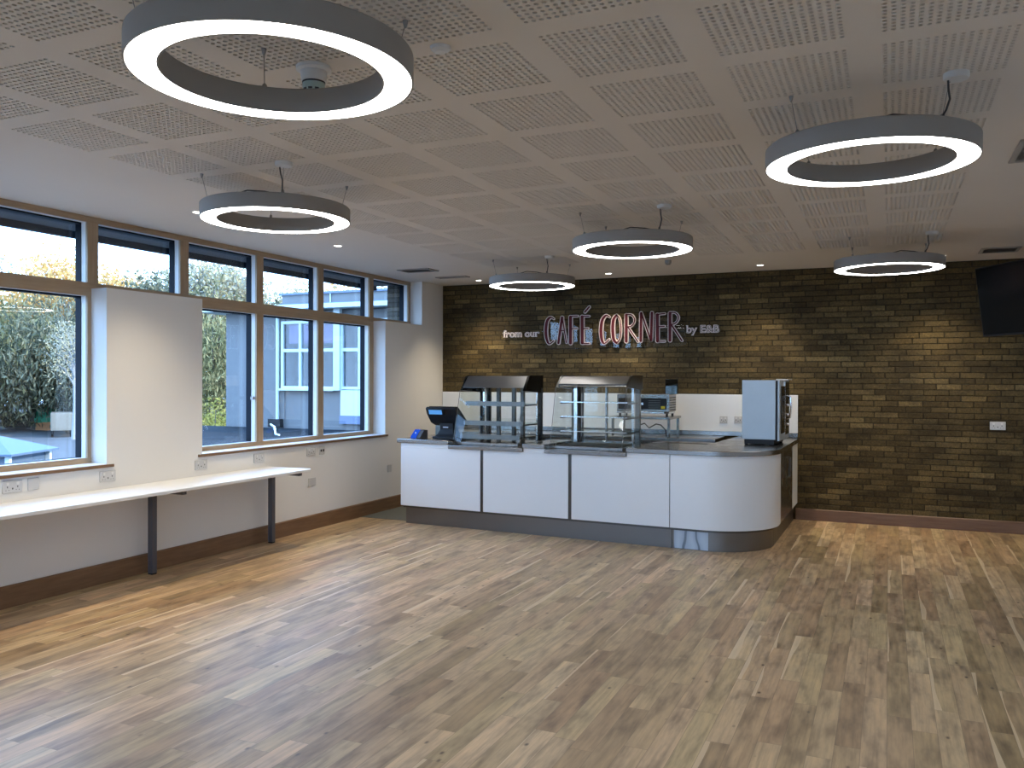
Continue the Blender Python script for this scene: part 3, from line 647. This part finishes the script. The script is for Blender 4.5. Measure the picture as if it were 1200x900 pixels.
# ---------------------------------------------------------------- oven on the counter return
e = empty('countertop_oven', lw(-.26, .95, .9405), AR); tag(e, 'tall grey oven on the right end of the counter, door facing the brick wall side', 'oven')
MB().box(-.165, .0, .06, .165, .60, .660).build('body', 'oven_side', e, bevel=.004)
for x in (-.13, .13):
    for y in (.04, .55): MB().lathe([(.016, .0004), (.018, .006), (.016, .012)], (x, y, 0), 14).build('foot', 'black', e)
MB().box(-.145, .02, .0125, .15, .58, .0595).build('plinth', 'black', e)  # black block fills the gap under the oven, standing in for its shade
MB().box(.1655, .004, .045, .1855, .596, .655).build('gasket', 'black', e)
d = MB().box(.186, .0, .05, .205, .60, .658).build('door', 'oven_side', e, bevel=.003)
MB().box(.2055, .08, .12, .211, .28, .60).build('door_window', 'black_gloss', d)
MB().box(.2055, .30, .10, .214, .33, .64).build('door_trim', 'chrome', d, bevel=.001)
MB().box(.2055, .34, .10, .213, .56, .64).build('control_panel', 'black_gloss', d)
for k in range(3): MB().lathe([(.02, 0), (.017, .016)], n=16).build('knob', 'chrome', d).matrix_local = Matrix.Translation((.2135, .45, .2+.1*k)) @ Matrix.Rotation(PI/2, 4, 'Y')
MB().tube([(.212, .40, .26), (.245, .40, .27), (.255, .40, .38), (.245, .40, .49), (.212, .40, .50)], .009, 10).build('handle', 'chrome', d)
MB().box(.12, .30, .6605, .235, .58, .672).build('top_lip', 'plastic_white', e, bevel=.002)

# ================================================================ WALL SIGN
sg = empty('cafe_sign', (-3.1, YB, 2.23)); tag(sg, 'wall sign on the brick reading from our CAFÉ CORNER by E&B', 'sign')
def ribbon(mb, pts, wd, y0, y1):        # flat rounded stroke standing on the wall plane
    pts = [Vector(p) for p in pts]; Lf = []; Rt = []
    for i, p in enumerate(pts):
        d = (pts[min(i+1, len(pts)-1)]-pts[max(i-1, 0)]).normalized(); n = Vector((-d.y, d.x))*(wd[i] if isinstance(wd, list) else wd)/2
        Lf.append(p+n); Rt.append(p-n)
    w0 = (wd[0] if isinstance(wd, list) else wd)/2; w1 = (wd[-1] if isinstance(wd, list) else wd)/2
    d0 = (pts[0]-pts[1]).normalized(); d1 = (pts[-1]-pts[-2]).normalized()
    cap0 = [pts[0]+Vector((d0.x*math.cos(a)-d0.y*math.sin(a), d0.x*math.sin(a)+d0.y*math.cos(a)))*w0 for a in (-PI/3, -PI/6, 0, PI/6, PI/3)]
    cap1 = [pts[-1]+Vector((d1.x*math.cos(a)-d1.y*math.sin(a), d1.x*math.sin(a)+d1.y*math.cos(a)))*w1 for a in (-PI/3, -PI/6, 0, PI/6, PI/3)]
    # quads along the stroke, caps as fans
    n = len(pts)
    for i in range(n-1): mb.prism([Lf[i], Rt[i], Rt[i+1], Lf[i+1]], y0, y1, 'y')
    mb.prism([Lf[0]]+cap0[::1]+[Rt[0]], y0, y1, 'y'); mb.prism([Rt[-1]]+cap1+[Lf[-1]], y0, y1, 'y')
def smooth_path(pts, n=5):
    if len(pts) < 3: return pts
    out = []
    P = [pts[0]]+list(pts)+[pts[-1]]
    for i in range(1, len(P)-2):
        for k in range(n):
            t = k/n; a, b, c, d = [Vector(P[i+j]) for j in (-1, 0, 1, 2)]
            out.append(tuple(.5*((2*b)+(c-a)*t+(2*a-5*b+4*c-d)*t*t+(3*b-a-3*c+d)*t**3)))
    out.append(pts[-1]); return out
B_, M_, T_ = .040, .022, .014
def cw(n, heavy): return [T_+(heavy-T_)*max(0, math.sin(PI*min(1, max(0, (k/(n-1)-.10)/.75))))**.6 for k in range(n)]
LET = [
 ('C', [([(-3.946,2.383),(-3.99,2.404),(-4.034,2.364),(-4.053,2.277),(-4.054,2.187),(-4.038,2.109),(-4.005,2.06),(-3.945,2.101)], 'c')]),
 ('A', [([(-3.881,2.071),(-3.832,2.397)], B_*.8), ([(-3.828,2.397),(-3.772,2.073)], T_), ([(-3.852,2.227),(-3.80,2.226)], T_)]),
 ('F', [([(-3.716,2.068),(-3.717,2.399)], B_), ([(-3.717,2.409),(-3.62,2.41)], T_), ([(-3.716,2.25),(-3.627,2.252)], T_)]),
 ('E', [([(-3.557,2.068),(-3.561,2.398)], B_), ([(-3.561,2.406),(-3.468,2.404)], T_), ([(-3.558,2.246),(-3.481,2.249)], T_), ([(-3.557,2.061),(-3.467,2.058)], T_), ([(-3.524,2.458),(-3.466,2.521)], M_)]),
 ('C', [([(-3.199,2.387),(-3.243,2.407),(-3.291,2.351),(-3.308,2.258),(-3.308,2.172),(-3.292,2.086),(-3.261,2.057),(-3.202,2.106)], 'c')]),
 ('O', [([(-3.105,2.41),(-3.145,2.354),(-3.155,2.233),(-3.143,2.112),(-3.105,2.055)], 'o'), ([(-3.11,2.41),(-3.066,2.359),(-3.048,2.231),(-3.065,2.111),(-3.109,2.055)], T_)]),
 ('R', [([(-2.98,2.078),(-2.981,2.403)], B_*.9), ([(-2.981,2.412),(-2.913,2.404),(-2.876,2.354),(-2.883,2.305),(-2.919,2.266),(-2.966,2.257)], T_), ([(-2.956,2.25),(-2.832,2.072)], T_)]),
 ('N', [([(-2.793,2.422),(-2.796,2.081)], B_*.8), ([(-2.787,2.421),(-2.670,2.083)], M_*.8), ([(-2.657,2.422),(-2.666,2.09)], B_*.8)]),
 ('E', [([(-2.59,2.395),(-2.586,2.078)], B_), ([(-2.59,2.402),(-2.497,2.409)], T_), ([(-2.59,2.249),(-2.502,2.254)], T_), ([(-2.586,2.072),(-2.496,2.071)], T_)]),
 ('R', [([(-2.433,2.411),(-2.432,2.082)], B_*.9), ([(-2.433,2.421),(-2.366,2.413),(-2.33,2.367),(-2.338,2.322),(-2.373,2.285),(-2.421,2.273)], T_), ([(-2.407,2.259),(-2.287,2.077)], M_*.8)])]
for ch, strokes in LET:
    q = MB(); r_ = MB()
    for mb in (q, r_): mb.T = Matrix.Translation((3.1, 0, -2.23))
    for pts, wd in strokes:
        pt = smooth_path(pts)
        ww = cw(len(pt), B_) if wd == 'c' else ([T_+(B_-T_)*math.sin(PI*k/(len(pt)-1))**.5 for k in range(len(pt))] if wd == 'o' else wd)
        wr = [k+.017 for k in ww] if isinstance(ww, list) else ww+.017
        ribbon(q, pt, ww, -.058, -.030); ribbon(r_, pt, wr, -.052, -.0305)
    o = q.build('letter', 'red', sg, smooth=False); r_.build('letter_rim', 'rim', o, smooth=False); o['label'] = 'letter %s with dark red face and pale rim' % ch
def plate(pts): 
    q = MB(); q.T = Matrix.Translation((3.1, 0, -2.23)); q.prism(pts, -.030, -.022, 'y'); return q.build('backing_plate', 'acrylic', sg)
plate([(-4.12, 2.06), (-4.05, 1.99), (-3.43, 1.99), (-3.40, 2.10), (-3.40, 2.30), (-3.43, 2.36), (-4.05, 2.36), (-4.12, 2.30)])
plate([(-3.38, 2.08), (-3.30, 1.985), (-2.86, 2.0), (-2.28, 2.01), (-2.225, 2.05), (-2.24, 2.13), (-2.28, 2.30), (-2.33, 2.36), (-3.30, 2.36), (-3.38, 2.30)])
def words(txt, x, z, height, width):
    def mk(offset, ext, mat, y, parent, name):
        c = bpy.data.curves.new('tmp', 'FONT'); c.body = txt; c.size = 1; c.offset = offset; c.extrude = ext/height; c.resolution_u = 4
        o = bpy.data.objects.new('tmp', c); C.objects.link(o); bpy.context.view_layer.update()
        me = bpy.data.meshes.new_from_object(o.evaluated_get(bpy.context.evaluated_depsgraph_get())); bpy.data.objects.remove(o)
        xs = [v.co.x for v in me.vertices]; sx = width/(max(xs)-min(xs)); x_ = min(xs)
        for v in me.vertices: v.co = ((v.co.x-x_)*sx, -v.co.z*height, v.co.y*height)
        me.flip_normals(); me.materials.clear(); me.materials.append(MAT[mat]); n = bpy.data.objects.new(name, me); C.objects.link(n)
        if parent is sg: n.location = (x+3.1, y, z-2.23)
        else: n.location = (0, y, 0)
        n.parent = parent; return n
    a = mk(.035, .008, 'rim', -.034, sg, 'small_word'); mk(-.028, .002, 'black', -.0095, a, 'letter_face'); a['label'] = 'small pale outlined words %s' % txt
words('from our', -4.675, 2.160, .125, .525); words('by E&B', -2.238, 2.170, .125, .40)

# ================================================================ TELEVISION
ph, ta, TW, TH = math.radians(30), math.radians(8), 1.12, .64
nv = Vector((-math.cos(ph)*math.cos(ta), -math.sin(ph)*math.cos(ta), -math.sin(ta))); tv_ = Vector((math.sin(ph), -math.cos(ph), 0)); up = -nv.cross(tv_) if nv.cross(tv_).z < 0 else nv.cross(tv_)
TL = Vector((.722, 8.90, 2.64)); cen = TL+tv_*(TW/2)-up*(TH/2)
R = Matrix((tv_, -nv, up)).transposed().to_4x4(); R.translation = cen
e = empty('television'); e.matrix_world = R; tag(e, 'black wall television on a bracket, switched off, at the right edge', 'television')
MB().box(-TW/2, 0, -TH/2, TW/2, .045, TH/2).build('casing', 'black', e, bevel=.004)
MB().box(-TW/2+.014, -.003, -TH/2+.02, TW/2-.014, -.0005, TH/2-.014).build('screen', 'black_gloss', e)
MB().box(-.2, .046, -.15, .2, .075, .15).build('rear_housing', 'black', e, bevel=.01)
inv = R.inverted(); a = Vector((0, .075, 0)); bw = inv @ Vector((XR-.03, cen.y+.15, cen.z))
MB().tube([a, (a+bw)/2+Vector((0, .05, 0)), bw], .022, 10).build('bracket_arm', 'black', e)
q = MB(); q.T = inv; q.box(XR-.03, cen.y-.05, cen.z-.15, XR-.001, cen.y+.35, cen.z+.15); q.build('wall_plate', 'black', e)

# ================================================================ OUTSIDE
GZ = -3.2
struct(MB().box(-140, -90, GZ-.3, 40, 130, GZ).build('ground', 'asphalt'))
# flat roof of the lower storey and the far wing
fr = empty('flat_roof', (-10.2, 10.5, GZ)); tag(fr, 'low flat roof of dark roofing felt outside the far windows', 'roof')
rf = [(4.04, -1.5), (4.04, 2.98), (-4.0, 2.98), (-4.0, 1.9), (-.45, -1.5)]
MB().prism([(x*.99, y*.985) for x, y in rf], 0, .56-GZ).build('wall', 'clad', fr)
MB().prism(rf, .5601-GZ, .62-GZ).build('felt', 'felt_roof', fr)
MB().tube([(-3.96, 2.9, .64-GZ), (-3.96, 1.95, .64-GZ), (-.45, -1.46, .64-GZ), (4.0, -1.46, .64-GZ)], .03, 6).build('kerb', 'lead', fr)
tag(MB().tube([(-9.55, 11.6, .635), (-9.75, 11.75, .635), (-9.9, 11.9, .75), (-10.15, 12.1, .78), (-10.4, 12.5, .66), (-10.7, 12.9, .64)], .018, 8).build('roof_cable', 'upvc'), 'white cable looping across the felt roof below the downpipe', 'cable')
bd = empty('school_wing', (-9, 13.5, GZ)); tag(bd, 'pale grey building wing with white windows seen through the far windows', 'building')
def Bx(mb): mb.T = Matrix.Translation((9, -13.5, -GZ)); return mb
Bx(MB()).box(-12.48, 13.5, GZ, -10.98+.0, 13.8, 2.93).build('wall', 'clad', bd)
Bx(MB()).box(-10.98, 13.52, GZ, -6.2, 13.8, 1.40).build('wall', 'clad', bd)
Bx(MB()).box(-12.48, 13.8, GZ, -6.2, 20, 2.93).build('wall', 'room_dark', bd)
Bx(MB()).box(-10.98, 13.53, 2.72, -6.2, 13.8, 2.93).build('wall', 'clad', bd)
Bx(MB()).box(-12.95, 13.15, 2.95, -6.2, 20.4, 3.035).build('fascia', 'upvc', bd)
Bx(MB()).box(-11.05, 13.42, 3.036, -6.2, 20.2, 3.08).build('roof_edge', 'lead', bd)
Bx(MB()).box(-11.0, 13.45, 3.08, -6.2, 20, 3.25).build('parapet', 'clad', bd); Bx(MB()).box(-11.05, 13.40, 3.25, -6.2, 20, 3.29).build('coping', 'lead', bd)
Bx(MB()).tube([(-11.107, 13.44, .66), (-11.107, 13.44, 2.94)], .034, 10).build('downpipe', 'upvc', bd)
Bx(MB()).box(-11.30, 13.38, .64, -11.0, 13.49, .80).build('pipe_shoe', 'black', bd)
def frames(x0, x1, z0, z1, mids, rails, nm='window_frame', th=.055):
    q = Bx(MB())
    q.box(x0, 13.46, z0, x0+th, 13.54, z1); q.box(x1-th, 13.46, z0, x1, 13.54, z1); q.box(x0+th, 13.46, z0, x1-th, 13.54, z0+th); q.box(x0+th, 13.46, z1-th, x1-th, 13.54, z1)
    for mx in mids: q.box(mx-.027, 13.462, z0+th, mx+.027, 13.538, z1-th)
    for rz in rails: q.box(x0+th, 13.464, rz-.03, x1-th, 13.536, rz+.03)
    f = q.build(nm, 'upvc', bd)
    Bx(MB()).box(x0+th, 13.50, z0+th, x1-th, 13.508, z1-th).build('pane', 'pane_dark', f); return f
f = frames(-11.04, -9.72, 1.40, 2.74, [-10.58], [2.16]); Bx(MB()).box(-10.9, 13.54, 2.30, -9.8, 13.55, 2.68).build('blind', 'blind', f)
frames(-9.62, -9.16, 1.40, 2.74, [], [2.16]); frames(-9.08, -8.0, 1.40, 2.74, [-8.5], [2.16]); frames(-7.9, -6.3, 1.40, 2.74, [-7.1], [2.16])
Bx(MB()).box(-9.74, 13.40, 1.38, -9.60, 13.49, 2.95).build('window_post', 'upvc', bd)
Bx(MB()).box(-11.06, 13.40, 1.37, -9.74, 13.46, 1.41).build('window_sill', 'upvc', bd)
Bx(MB()).box(-9.60, 13.44, .90, -6.3, 13.515, 1.385).build('infill_panel', 'upvc_panel', bd); Bx(MB()).box(-9.62, 13.43, .74, -6.3, 13.515, .899).build('flashing', 'lead', bd)
Bx(MB()).tube([(-9.83, 13.43, 3.05), (-9.83, 13.43, 3.45)], .012, 8).build('pole', 'upvc', bd)

# kiosk, skip, van, car, sheeted pile
e = empty('kiosk', (-23.2, 15.9, GZ), YAW); tag(e, 'small kiosk with pale blue hipped roof and white posts below the first window', 'kiosk')
z0 = -.47-GZ
MB().add([(-1.2, -1.2, z0), (1.2, -1.2, z0), (1.2, 1.2, z0), (-1.2, 1.2, z0), (0, 0, z0+.46), (-1.2, -1.2, z0-.06), (1.2, -1.2, z0-.06), (1.2, 1.2, z0-.06), (-1.2, 1.2, z0-.06)],
         [(0, 1, 4), (1, 2, 4), (2, 3, 4), (3, 0, 4), (5, 8, 7, 6), (0, 5, 6, 1), (1, 6, 7, 2), (2, 7, 8, 3), (3, 8, 5, 0)]).build('roof', 'slate_blue', e, smooth=False)
for sx in (-1, -.1, 1):
    for sy in (-1, 1): MB().box(sx-.06, sy-.06, 0, sx+.06, sy+.06, z0-.061).build('post', 'upvc', e)
MB().box(-.94, -.94, 0, .94, .94, z0-.1).build('wall', 'slate_blue', e)
e = empty('skip', (-75, 54.5, GZ), .3); tag(e, 'black rubbish skip at the far edge of the car park', 'skip')
MB().prism([(-1.4, .15), (1.4, .15), (1.9, 1.5), (-1.9, 1.5)], -1.2, 1.2, 'y').build('body', 'black', e); MB().box(-1.95, -1.25, 1.45, 1.95, 1.25, 1.6).build('rim', 'black', e)
for x in (-1.1, 1.1): MB().box(x-.15, -1.1, 0, x+.15, 1.1, .16).build('skid', 'leg', e)
e = empty('sheeted_pile', (-71.5, 54.2, GZ)); tag(e, 'pile under a green sheet on terracotta crates beside the skip', 'pile')
MB().box(-1, -1, 0, 1.1, 1, .75).build('crate', 'orange', e)
q = MB(); q.lathe([(1.15, .7), (1.25, 1.0), (1.1, 1.6), (.75, 2.1), (.2, 2.35), (0, 2.37)], n=11); q.build('sheet', 'green', e)
e = empty('box_van', (-62.6, 48.7, GZ), .91); tag(e, 'cream box van parked in front of the trees', 'van')
MB().box(-.8, -2, .55, .8, 2, 1.95).build('box', 'cream', e, bevel=.05); MB().prism([(2.0, .5), (3.4, .5), (3.4, 1.1), (2.9, 1.8), (2.0, 1.8)], -.75, .75, 'x').build('cab', 'cream', e); MB().box(-.7, -2.02, .7, .7, -2.001, 1.8).build('rear_door', 'cream', e)
for x in (-.78, .58):
    for y in (-1.3, 2.6): MB().lathe([(.36, 0), (.38, .02), (.38, .18), (.36, .2)], n=18).build('wheel', 'black', e).matrix_local = Matrix.Translation((x, y, .38)) @ Matrix.Rotation(PI/2, 4, 'Y')
e = empty('red_car', (-66.9, 43.7, GZ), .3); tag(e, 'red car parked at the far left edge of the photo', 'car')
MB().prism([(-2.1, .3), (2.1, .3), (2.1, .75), (1.1, .9), (.5, 1.4), (-1.2, 1.4), (-1.9, .9), (-2.1, .8)], -.85, .85, 'y').build('body', 'red_paint', e, bevel=.05)
MB().prism([(.98, .93), (.45, 1.34), (-1.1, 1.34), (-1.7, .93)], -.86, .86, 'y').build('window', 'black_gloss', e)
for x in (-1.3, 1.3):
    for y in (-.87, .69): MB().lathe([(.30, 0), (.32, .02), (.32, .16), (.30, .18)], n=18).build('wheel', 'black', e).matrix_local = Matrix.Translation((x, y, .32)) @ Matrix.Rotation(-PI/2, 4, 'X')
tag(MB().box(-85, 57, GZ, -55, 57.5, GZ+.01).build('low_wall', 'cream'), 'low pale wall beyond the car park', 'wall')

# trees
def tree(x, y, h, rad, mat, lb, n=2600, leaf=.26, droop=0., trunk='bark', z0=GZ, low=.3, grp=None, name='tree'):
    rng = np.random.RandomState(int(abs(x*31+y*17)))
    e = empty(name, (x, y, z0)); tag(e, lb, 'tree', grp)
    q = MB(); q.tube([(0, 0, 0), (.1, .05, h*.3), (-.05, .1, h*.55), (.1, 0, h*.92)], h*.020, 8, h*.004)
    cl = []
    for k in range(18):
        a = rng.rand()*2*PI; zz = h*(low+.62*(1-low)*rng.rand()); rr = rad*(.45+.5*rng.rand())
        p0 = Vector((0, 0, zz*.92)); p1 = Vector((math.cos(a)*rr, math.sin(a)*rr, zz+h*.13)); pm = (p0+p1)/2+Vector((0, 0, h*.05))
        q.tube([p0, pm, p1], h*.006, 5, h*.0012); cl += [p1, pm]
    q.build('trunk', trunk, e)
    cl.append(Vector((0, 0, h*.93)))
    cl = np.array([tuple(c) for c in cl]); pick = rng.randint(0, len(cl), n)
    sg_ = np.array([rad*.26, rad*.26, h*.075])
    pos = cl[pick]+rng.randn(n, 3)*sg_
    if droop: pos[:, 2] -= np.abs(rng.rand(n))**1.5*h*droop
    pos[:, 2] = np.clip(pos[:, 2], h*.04, h*1.02)
    a = rng.randn(n, 3); a /= np.linalg.norm(a, axis=1)[:, None]
    if droop: a[:, :2] *= .45; a /= np.linalg.norm(a, axis=1)[:, None]
    b = np.cross(a, rng.randn(n, 3)); b /= np.linalg.norm(b, axis=1)[:, None]
    s1 = leaf*(.6+.8*rng.rand(n))[:, None]*(1.8 if droop else 1); s2 = leaf*(.35+.4*rng.rand(n))[:, None]*(.7 if droop else 1)
    V = np.stack([pos-a*s1, pos+b*s2, pos+a*s1, pos-b*s2], 1).reshape(-1, 3)
    me = bpy.data.meshes.new('foliage'); me.from_pydata(V.tolist(), [], [(4*i, 4*i+1, 4*i+2, 4*i+3) for i in range(n)]); me.materials.append(MAT[mat]); me.update()
    o = bpy.data.objects.new('foliage', me); C.objects.link(o); o.parent = e; return e
gd = 'dense green trees behind the car park'
for x, y, h, r, lb in ((-77.6, 47.5, 12, 6, 'dense green tree at the left photo edge in the first window'), (-71.5, 48.6, 13, 6.2, 'dense green tree left in the first window, behind the skip'), (-72.1, 53.2, 12, 6, 'dense dark green tree in the middle of the first window'),
                       (-65.7, 51.7, 12.5, 5.5, 'dense grey green tree above the cream van'), (-67.7, 57.4, 12, 5.5, 'dense green tree hidden mostly by the white pier')):
    tree(x, y, h, r, 'leaf_green' if r > 6 else 'leaf_grey', lb, 16000, .17, .22, low=.14)
for x, y, h, r, mt, lb, n in ((-78.6, 58.0, 16.5, 5, 'leaf_orange', 'thin orange autumn tree against the sky in the first top window', 900), (-85.4, 58.3, 17, 5, 'leaf_pale', 'thin bare autumn tree at the left edge of the first top window', 800),
                        (-79, 63.3, 18.5, 4, 'leaf_orange', 'tall orange tree at the right of the first top window', 600), (-72.7, 61.7, 16, 4.5, 'leaf_orange', 'thin orange tree at the left of the second top window', 800), (-71.6, 64.4, 15, 4.5, 'leaf_orange', 'thin orange tree in the middle of the second top window', 800),
                        (-62.9, 59.5, 14.5, 3.6, 'leaf_grey', 'grey green birch at the right of the second top window', 900), (-62.5, 64.1, 16.5, 3.6, 'leaf_pale', 'pale birch at the left of the third top window', 1500), (-62.5, 68.5, 16, 3.4, 'leaf_pale', 'pale golden birch at the right of the third top window', 1500),
                        (-59.9, 71.8, 12.8, 5, 'leaf_grey', 'low green tree at the left of the fourth top window', 1100), (-60.6, 77.0, 15.5, 5, 'leaf_pale', 'pale tree above the wing parapet in the fourth top window', 900), (-56.2, 78.9, 15, 5, 'leaf_orange', 'orange tree above the wing parapet in the fifth top window', 1200),
                        (-54.4, 83.0, 15.5, 5, 'leaf_pale', 'pale tree above the wing parapet in the sixth top window', 1000), (-66.3, 74.4, 11, 5, 'leaf_grey', 'low grey green tree behind the third top window', 900)):
    tree(x, y, h, r, mt, lb, n*9, .21, low=.32)
tree(-27.6, 29.0, 9.5, 2.6, 'leaf_green', 'drooping yellow green willow between pier and wing', 14000, .085, .30, low=.2)
tree(-22.4, 23.6, 4.0, 1.1, 'leaf_yellow', 'bright yellow bush at the foot of the willow', 6000, .055, low=.15, name='bush')
tree(-58.2, 46.3, 9, 1.6, 'leaf_pale', 'slim white birch trunk right of the cream van', 1500, .1, trunk='birch', low=.5)
